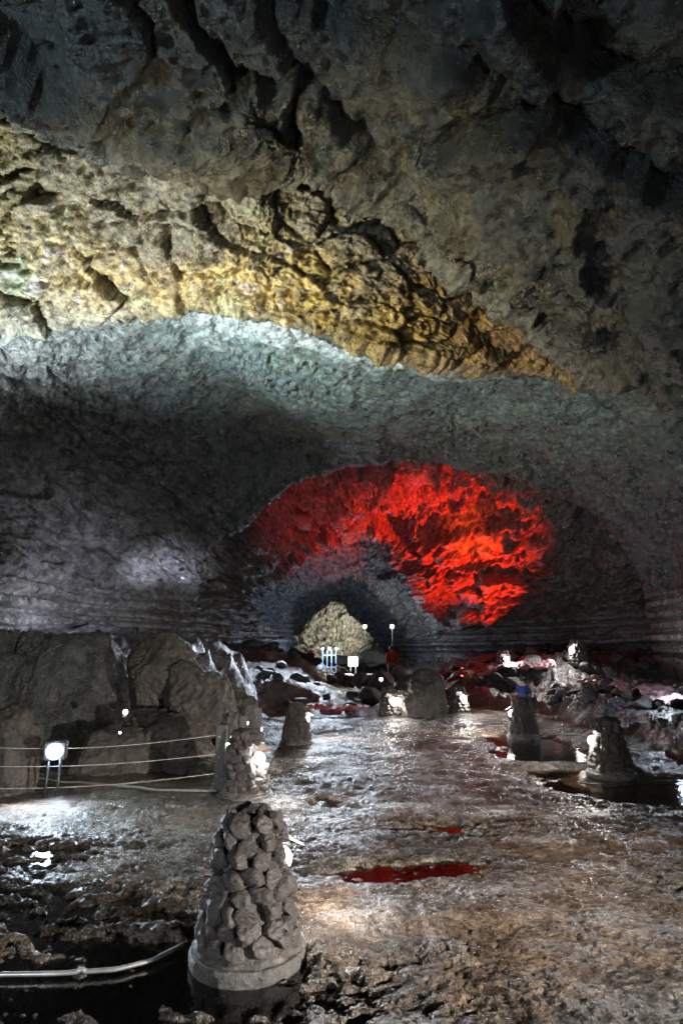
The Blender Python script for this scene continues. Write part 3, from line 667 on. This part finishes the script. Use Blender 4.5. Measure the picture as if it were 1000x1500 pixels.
# base px, py, near kind, lamp direction (radians, 0 = right), power, label
for (px, py, near, rz, pw, colr, scl, lab) in [
    (362, 1447, True, math.radians(38), 170, (1, .95, .88), 1.0, 'largest lava stone bollard in the foreground, its lamp hood showing on the right'),
    (358, 1179, True, math.radians(-32), 170, WHITE, 1.0, 'bollard by the timber posts with its glaring lamp facing the camera'),
    (434, 1094, True, math.radians(25), 150, WHITE, .95, 'dark bollard in front of the left bench, hood on its right side'),
    (896, 1143, True, math.radians(172), 170, (1, .93, .84), 1.0, 'bollard standing in the puddle at the right, its left side lit'),
    (767, 1084, True, math.radians(150), 150, WHITE, 1.0, 'bollard mirrored in a shallow puddle right of centre'),
    (570, 1053, False, math.radians(-60), 230, WHITE, 1.0, 'small lit bollard left of the big middle boulder'),
    (672, 1049, False, math.radians(-55), 230, WHITE, 1.0, 'small lit bollard right of the big middle boulder'),
    (741, 1026, False, math.radians(-70), 230, WHITE, 1.0, 'small lit bollard in the distance behind the mirrored bollard'),
    (852, 1028, False, math.radians(-160), 230, WHITE, 1.15, 'distant bollard at the back right with its lamp on its left')]:
    o = (BN if near else BF) if first[near] else copy_tree(BN if near else BF)
    first[near] = False
    x, y, z = floor_at(px, py, .02); k = 1 + .29 / math.hypot(x, y); x *= k; y *= k; z = .0
    zz = ground_z(x, y)
    if y > 14: z = max(0, zz - .05)
    o.location = (x, y, z); o.rotation_euler = (0, 0, rz); o.scale = (scl, scl, scl)
    tag(o, lab, 'bollard', BG)
    LIGHTS_B.append((o, pw, colr, x, y, z, rz))
for o, pw, colr, x, y, z, rz in LIGHTS_B:
    lamp_light('SPOT', (.275, 0, .43), pw * .75, colr, .035, (1.2, 0, .14), 112, .8, parent=o); lamp_light('POINT', (.27, 0, .40), pw * .12, colr, .035, parent=o)

# ------------------------------------------------------------------ fence: timber posts with three wires
def fence_post(px, pyb, pyt, wpx, label, twin=False):
    x, y, z = floor_at(px, pyb); s = (y * CP) / F_PX
    zt = at(px, pyt, y)[2]; wd = wpx * s
    root = empty('fence_post', (x, y, z - .05), R.uniform(-.2, .2)); h = zt - z + .05
    bm = bmesh.new(); add_box(bm, (0, 0, h / 2), (wd, wd, h), None, .008); link('shaft', bm_mesh('shaft', bm), M_wood, root, smooth=False)
    for q in (.35, .6, .86):
        bm = bmesh.new(); add_tube(bm, [(-wd * .1, -wd * .5 - .012, h * q), (-wd * .1, -wd * .5 + .01, h * q)], .012, 8); link('eyelet', bm_mesh('eyelet', bm), M_metal, root)
    return tag(root, label, 'post', 'dark timber fence posts beside the second bollard')
p1 = fence_post(321, 1168, 1063, 14, 'nearest dark timber post carrying the fence wires')
p2 = fence_post(354, 1130, 1050, 11, 'middle dark timber post behind the glaring bollard')
p3 = fence_post(375, 1122, 1038, 11, 'farthest dark timber post of the fence, right of the others')
def wire(a, b, sag, label, r=.003, name='fence_wire', mat=None):
    a, b = Vector(a), Vector(b); pts = [a.lerp(b, t / 16) + Vector((0, 0, -sag * math.sin(math.pi * t / 16))) for t in range(17)]
    bm = bmesh.new(); add_tube(bm, pts, r, 6); return tag(link(name, bm_mesh(name, bm), mat or M_rope), label, 'wire', 'wires of the left fence')
for a, b, sg, lab in [((-60, 1093), (316, 1077), .07, 'top fence wire stretched across the left rocks'), ((-60, 1122), (316, 1105), .05, 'middle fence wire at the left'), ((-60, 1155), (316, 1133), .05, 'lowest fence wire at the left')]:
    wire(at(*a, 6.25), at(*b, 6.5), sg, lab)

# ------------------------------------------------------------------ floodlights
def flood(loc, direction, label, size=.09, emat=None, group=None, stand=None, name='floodlight', two=False):
    d = Vector(direction).normalized(); root = empty(name, loc)
    root.rotation_euler = (0, 0, 0); q = d.to_track_quat('X', 'Z').to_matrix()
    bm = bmesh.new(); add_box(bm, q @ Vector((-size * .55, 0, 0)), (size * .9, size * 2.0, size * 1.7), q, size * .12); link('housing', bm_mesh('housing', bm), M_black, root, smooth=False)
    bm = bmesh.new(); bmesh.ops.create_uvsphere(bm, u_segments=20, v_segments=10, radius=size * .72)
    bmesh.ops.transform(bm, matrix=(q.to_4x4() @ Matrix.Diagonal((.45, 1, 1, 1))), verts=bm.verts); link('lens', bm_mesh('lens', bm), emat or M_eW, root)
    if stand:
        bm = bmesh.new()
        for off in ((-.5, .5) if two else (0,)):
            add_tube(bm, [(off * size * 1.1, .03, -stand), (off * size * 1.1, .03, -size * .7)], .014 if two else .02, 8)
        link('stand', bm_mesh('stand', bm), M_black, root)
    else:
        bm = bmesh.new(); add_box(bm, (0, 0, -size * 1.15), (size * .8, size * 1.6, size * .5)); link('bracket', bm_mesh('bracket', bm), M_metal, root, smooth=False)
    return tag(root, label, 'lamp', group)
# the blue-white lamp at the left
x, y, _ = floor_at(79, 1178); L = Vector(at(80, 1101, y))
flood(L, (.25, -1, -.12), 'glaring blue-white floodlight on two thin legs behind the left wires', .11, M_eB, stand=L.z, two=True)
lamp_light('SPOT', L + Vector((.02, -.13, -.01)), 420, (.72, .86, 1.0), .05, L + Vector((.5, -2.2, -1.3)), 150, .9)
def small(px, py, d, aim, label, emat, power, colr, size=.04, stand=None, tgt=None, cone=120):
    Lc = Vector(at(px, py, d)); o = flood(Lc, aim, label, size, emat, 'small spotlights dotted about the cave', stand)
    if power:
        v = Vector(aim).normalized(); lamp_light('SPOT', Lc + v * size * 1.6, power, colr, .03, Lc + v * 3, cone, .7)
    return o
small(184, 1043, 7.5, (.5, -1, .3), 'small greenish-white spotlight perched on the left rock heap', M_eG, 25, (.9, 1, .8))
small(176, 1073, 7.4, (.2, -1, -.3), 'tiny white spotlight just below the greenish one', M_eW, 4, WHITE, .018)
small(333, 1093, 6.6, (.5, -1, -.2), 'small yellow-green spotlight between the timber post and the glaring bollard', M_eG, 15, (.95, 1, .7), .045)
small(362, 1059, 8.6, (.3, -1, -.2), 'small white spotlight between the two rear timber posts', M_eW, 8, WHITE, .03)
small(382, 1069, 8.6, (.9, -.6, -.2), 'small white spotlight right of the rear timber post', M_eW, 25, WHITE, .035)
small(339, 1080, 8.0, (0, -1, 0), 'tiny white spotlight above the yellow-green one', M_eW, 2, WHITE, .016)
small(558, 995, 15.6, (-.1, -1, 0), 'small blue-white spotlight on the dark rocks above the lit bollard', M_eB, 12, COOL, .06)
small(676, 990, 20.6, (.1, -.6, 1), 'leftmost of the three little red lamps in the rubble', M_eR, 60, RED, .05, .3)
small(699, 993, 20.8, (0, -.6, 1), 'middle one of the three little red lamps', M_eR, 30, RED, .045, .3)
small(711, 990, 21.2, (0, -1, .4), 'rightmost and brightest of the three little red lamps', M_eR, 60, RED, .075, .3)
# pole lamps in the far passage
def pole_lamp(px, py, d, label, emat, power, colr, base_py=985, size=.12):
    Lc = Vector(at(px, py, d)); h = Lc.z - .2
    flood(Lc, (0, -1, -.2), label, size, emat, 'pole lamps in the far passage', h)
    lamp_light('POINT', Lc + Vector((0, -.3, 0)), power, colr, .1)
pole_lamp(574, 918, 29, 'white lamp on a tall pole in front of the far passage', M_eW, 40, COOL)
pole_lamp(534, 918, 30.3, 'yellow lamp beside the bright far rock wall', M_eY, 45, (1, .9, .55))
# housings of the wall washers that light the roof
for i, (loc, pw, c, tg, an, bl) in enumerate(FLOODS + REDS):
    loc = Vector(loc); d = (Vector(tg) - loc).normalized()
    gz = ground_z(loc.x, loc.y)
    lab = ['warm wall washer left of the view aimed at the ochre roof band', 'cold wall washer on the left ledge aimed up the wall', 'blue-green wall washer on the left ledge aimed at the second vault', 'violet washer behind the left heap aimed at the pillar', 'violet washer above the left heap aimed along the ledges', 'pale washer in the far chamber', 'red washer beside the right ledge of the red chamber', 'red washer behind the big boulder', 'narrow red washer right of the big boulder', 'red washer behind the left bench'][i]
    flood(loc - d * .14, d, lab, .08, M_eR if c[1] < .1 else M_eW, None, max(.1, loc.z - gz))
    lamp_light('SPOT', loc, pw, c, .06, tg, an, bl)
# bench and ledge lights on the left
lamp_light('SPOT', at(470, 900, 20), 2600, COOL, .08, (-2.4, 15.5, .6), 70, .6)
# added lights without fixtures, brightening the near floor, stones, roof and right side
lamp_light('SPOT', (3.5, 1.5, .75), 2000, (1.0, .94, .85), .05, (1.0, 3.7, -.5), 88, .9)
lamp_light('SPOT', (-3.4, .2, .5), 330, (.9, .95, 1.0), .05, (-1.6, 4.6, .2), 76, .9)
lamp_light('POINT', (3.4, -2.0, .5), 170, (.86, .95, 1.0), .05)
lamp_light('SPOT', (-7.4, 1.2, 4.2), 1000, (.72, .94, 1.0), .05, (1.2, 5.2, 7.8), 84, 1.0)
lamp_light('POINT', (6.4, 11.6, 1.0), 60, COOL, .05)

# ------------------------------------------------------------------ the far platform: glowing panel, railing frame
x, y, z = at(517, 969, 28.6); s = 28.6 / F_PX
root = empty('light_panel', (x, y, 0))
bm = bmesh.new(); add_box(bm, (0, 0, z), (13 * s, .05, 12 * s), None, .01); link('panel_face', bm_mesh('panel_face', bm), M_ePan, root, smooth=False)
bm = bmesh.new(); add_box(bm, (0, .035, z), (14.5 * s, .02, 13.5 * s)); link('panel_frame', bm_mesh('panel_frame', bm), M_metal, root, smooth=False)
for q in (-.12, .12):
    bm = bmesh.new(); add_box(bm, (q, .03, z / 2 - .1), (.05, .05, z - .1)); link('leg', bm_mesh('leg', bm), M_metal, root, smooth=False)
tag(root, 'glowing white information panel on legs in the far passage', 'panel')
lamp_light('POINT', (x, y - .4, z), 55, (.7, .82, 1), .15)
x, y, z = at(482, 955, 29.4); s = 29.4 / F_PX
root = empty('railing_frame', (x, y, .3)); hh = z - .3 + .1
for q in (-.32, -.1, .12, .34):
    bm = bmesh.new(); add_box(bm, (q, 0, hh / 2), (.045, .045, hh)); link('upright', bm_mesh('upright', bm), M_white, root, smooth=False)
for q in (.35, .8):
    bm = bmesh.new(); add_box(bm, (0, 0.05, hh * q), (.74, .04, .05)); link('rail', bm_mesh('rail', bm), M_white, root, smooth=False)
for q in (-.32, .02, .36):
    bm = bmesh.new(); bmesh.ops.create_uvsphere(bm, u_segments=12, v_segments=8, radius=.06); bmesh.ops.translate(bm, vec=(q, 0, hh + .06), verts=bm.verts); link('bulb', bm_mesh('bulb', bm), M_eB, root)
tag(root, 'white railing frame topped by three blue-white bulbs in the far passage', 'railing')
lamp_light('POINT', (x, y - .5, z + .1), 120, BLUE, .1)
bm = bmesh.new(); c = at(506, 986, 27); add_box(bm, (c[0], c[1], .42), (3.2, 2.2, .16), None, .02)
for q in (-1.3, 0, 1.3): add_box(bm, (c[0] + q, c[1], .16), (.14, 1.8, .36))
tag(link('viewing_platform', bm_mesh('viewing_platform', bm), M_plate, smooth=False), 'low pale viewing platform under the glowing panel', 'platform')

# ------------------------------------------------------------------ plastic sheeting and cables
def sheet(pts, width, label, mat, seed, name='plastic_sheet', n=90, m=18, lift=.05):
    pts = np.array(pts); t = np.linspace(0, len(pts) - 1, n); i = np.minimum(t.astype(int), len(pts) - 2); f = (t - i)[:, None]
    c = pts[i] * (1 - f) + pts[i + 1] * f; d = np.gradient(c, axis=0); d /= np.linalg.norm(d, axis=1)[:, None]; nn = np.stack([-d[:, 1], d[:, 0]], 1)
    v = np.linspace(-.5, .5, m); X = c[:, None, 0] + nn[:, None, 0] * v[None] * width; Y = c[:, None, 1] + nn[:, None, 1] * v[None] * width
    X = X.ravel(); Y = Y.ravel(); Pz = np.stack([X, Y, 0 * X + seed], 1)
    wob = fbm(Pz * 2.2, 3, seed); X = X + wob * .25; Y = Y + fbm(Pz * 2.2 + 9, 3, seed + 1) * .25
    h, *_ = hfield(X, Y, False)
    Z = h + lift + .16 * np.abs(fbm(Pz * 3.2, 4, seed + 2, .6)) + .10 * fbm(Pz * 7, 3, seed + 3, .6, True) + .10
    idx = np.arange(n * m).reshape(n, m); q = np.stack([idx[:-1, :-1], idx[:-1, 1:], idx[1:, 1:], idx[1:, :-1]], -1).reshape(-1, 4)
    o = link(name, np_mesh(name, np.stack([X, Y, Z], 1), q), mat); md = o.modifiers.new('thickness', 'SOLIDIFY'); md.thickness = .004
    return tag(o, label, 'plastic sheet')
sheet([(5.0, 6.5), (5.6, 8.0), (6.0, 9.6)], .9, 'crumpled pinkish plastic sheeting on the right bank at the photo edge', M_sheet, 3)
sheet([(6.4, 11.0), (6.9, 13.5), (6.6, 15.8), (7.2, 17.0)], .55, 'pink plastic sheeting trailing along the back right bank', M_sheet, 5)
sheet([(3.3, 18.6), (4.4, 18.9), (5.4, 18.4), (6.6, 18.2)], .6, 'reddish plastic sheeting draped behind the two far lit bollards', M_sheet, 9)
sheet([(-1.2, 13.9), (-.2, 14.0), (.7, 14.3)], .3, 'torn reddish sheeting at the foot of the left bench', M_shred, 11, lift=.0)
sheet([(-.2, 23.0), (.5, 23.4)], .5, 'small red cloth lying on the dark clinker below the far panel', M_shred, 12, name='red_cloth', lift=.25)
def cable(pix, r, label, mat, ribs=False, name='cable', z=None):
    P0 = [Vector(floor_at(a, b, .03)) for a, b in pix]; pts = []
    for i in range(len(P0) - 1):
        for k in range(60): pts.append(P0[i].lerp(P0[i + 1], k / 60))
    pts.append(P0[-1])
    for _ in range(40):
        pts = [pts[0]] + [(pts[i - 1] + pts[i + 1]) / 2 for i in range(1, len(pts) - 1)] + [pts[-1]]
    hs, *_ = hfield(np.array([p.x for p in pts]), np.array([p.y for p in pts]), False)
    pts = [Vector((p.x, p.y, max(.025, h + .01) + r)) for p, h in zip(pts, hs)]
    bm = bmesh.new(); add_tube(bm, pts, [r * (1.12 if (i % 2 and ribs) else .9) for i in range(len(pts))], 10)
    return tag(link(name, bm_mesh(name, bm), mat), label, 'cable')
cable([(-60, 1430), (80, 1428), (170, 1422), (225, 1408), (268, 1385)], .010, 'grey corrugated conduit running from the left edge to the big bollard', M_metal, True, 'conduit')
cable([(-40, 1142), (120, 1152), (230, 1166), (318, 1166)], .012, 'dark cable on the ground below the left fence', M_cable)
cable([(800, 1141), (880, 1150), (940, 1144), (1060, 1146)], .006, 'thin dark cable crossing the puddle at the right', M_black)
cable([(780, 1080), (810, 1078), (850, 1079)], .012, 'short pale pipe on the wet floor right of the mirrored bollard', M_plate, name='pipe')

# ------------------------------------------------------------------ three visitors far off
def person(loc, h, jacket, trousers, label, rz=0, crouch=False):
    root = empty('person', loc, rz)
    def skin(name, V, E_, Rr, mat, par=root, sub=2):
        me = bpy.data.meshes.new(name); me.from_pydata([Vector(v) * h for v in V], E_, []); me.update()
        o = bpy.data.objects.new(name, me); COL.objects.link(o); o.parent = par; me.materials.append(mat)
        md = o.modifiers.new('skin', 'SKIN'); md.use_smooth_shade = True
        for k, r in enumerate(Rr):
            rr = r if isinstance(r, tuple) else (r, r); me.skin_vertices[0].data[k].radius = (rr[0] * h, rr[1] * h)
        me.skin_vertices[0].data[0].use_root = True
        sb = o.modifiers.new('smooth', 'SUBSURF'); sb.levels = sb.render_levels = sub; return o
    if not crouch:
        hip = .5; V = [(0, 0, .50), (.055, 0, .46), (.06, -.02, .26), (.06, .01, .05), (.06, -.07, .02), (-.055, 0, .46), (-.07, .02, .26), (-.065, .04, .05), (-.07, -.04, .02), (0, 0, .60), (0, 0, .72), (0, 0, .81), (.11, 0, .79), (.14, -.01, .62), (.12, -.06, .48), (.12, -.08, .43), (-.11, 0, .79), (-.14, -.01, .62), (-.12, -.05, .48), (-.12, -.07, .43), (0, -.005, .86), (0, -.01, .93)]
    else:
        hip = .3; V = [(0, .05, .20), (.06, .03, .22), (.08, -.2, .28), (.07, -.12, .05), (.07, -.19, .02), (-.06, .03, .22), (-.08, -.2, .26), (-.07, -.12, .05), (-.07, -.19, .02), (0, .02, .32), (0, -.03, .43), (0, -.06, .50), (.1, -.06, .48), (.14, -.12, .36), (.09, -.24, .32), (.07, -.28, .31), (-.1, -.06, .48), (-.14, -.12, .36), (-.09, -.24, .32), (-.07, -.28, .31), (0, -.08, .55), (0, -.09, .62)]
    E_ = [(0, 1), (1, 2), (2, 3), (3, 4), (0, 5), (5, 6), (6, 7), (7, 8), (0, 9), (9, 10), (10, 11), (11, 12), (12, 13), (13, 14), (14, 15), (11, 16), (16, 17), (17, 18), (18, 19), (11, 20), (20, 21)]
    Rr = [(.075, .06), .055, .038, .026, .024, .055, .038, .026, .024, (.08, .055), (.09, .06), (.06, .05), .034, .027, .021, .02, .034, .027, .021, .02, .03, (.052, .06)]
    body = skin('body', V, E_, Rr, M_skin)
    top = [0, 9, 10, 11, 12, 13, 14, 16, 17, 18]; mp = {v: i for i, v in enumerate(top)}
    skin('jacket', [V[v] for v in top], [(mp[a], mp[b]) for a, b in E_ if a in mp and b in mp], [(.088, .07), (.1, .075), (.105, .075), (.07, .06), .045, .038, .03, .045, .038, .03], jacket)
    low = [0, 1, 2, 3, 5, 6, 7]; mp = {v: i for i, v in enumerate(low)}
    skin('trousers', [V[v] for v in low], [(mp[a], mp[b]) for a, b in E_ if a in mp and b in mp], [(.09, .075), .066, .05, .038, .066, .05, .038], trousers)
    hd = V[21]; bm = bmesh.new(); bmesh.ops.create_uvsphere(bm, u_segments=16, v_segments=10, radius=.062 * h)
    bmesh.ops.translate(bm, vec=Vector((hd[0], hd[1] + .014, hd[2] + .012)) * h, verts=bm.verts)
    link('hair', bm_mesh('hair', bm), M_black, root)
    return tag(root, label, 'person')
M_skin = mat_simple('skin', (.42, .26, .19), .6); M_jr = mat_simple('red_jacket', (.5, .03, .02), .7); M_jb = mat_simple('blue_jacket', (.012, .03, .16), .7)
M_tb = mat_simple('beige_trousers', (.35, .27, .18), .8); M_td = mat_simple('dark_trousers', (.03, .03, .04), .8)
x, y, z = at(573, 955, 26.5); person((x, y, .15), 1.62, M_jr, M_tb, 'person in a red jacket and beige trousers standing below the tall pole lamp', 3.0)
x, y, z = at(456, 968, 31); person((x, y, .25), 1.6, M_jr, M_td, 'person in a red jacket far off left of the railing frame', 2.2)
x, y, z = at(764, 1010, 15.0); person((x, y, .12), 1.12, M_jb, M_td, 'person in a blue jacket crouching behind the mirrored bollard', 2.6, True)
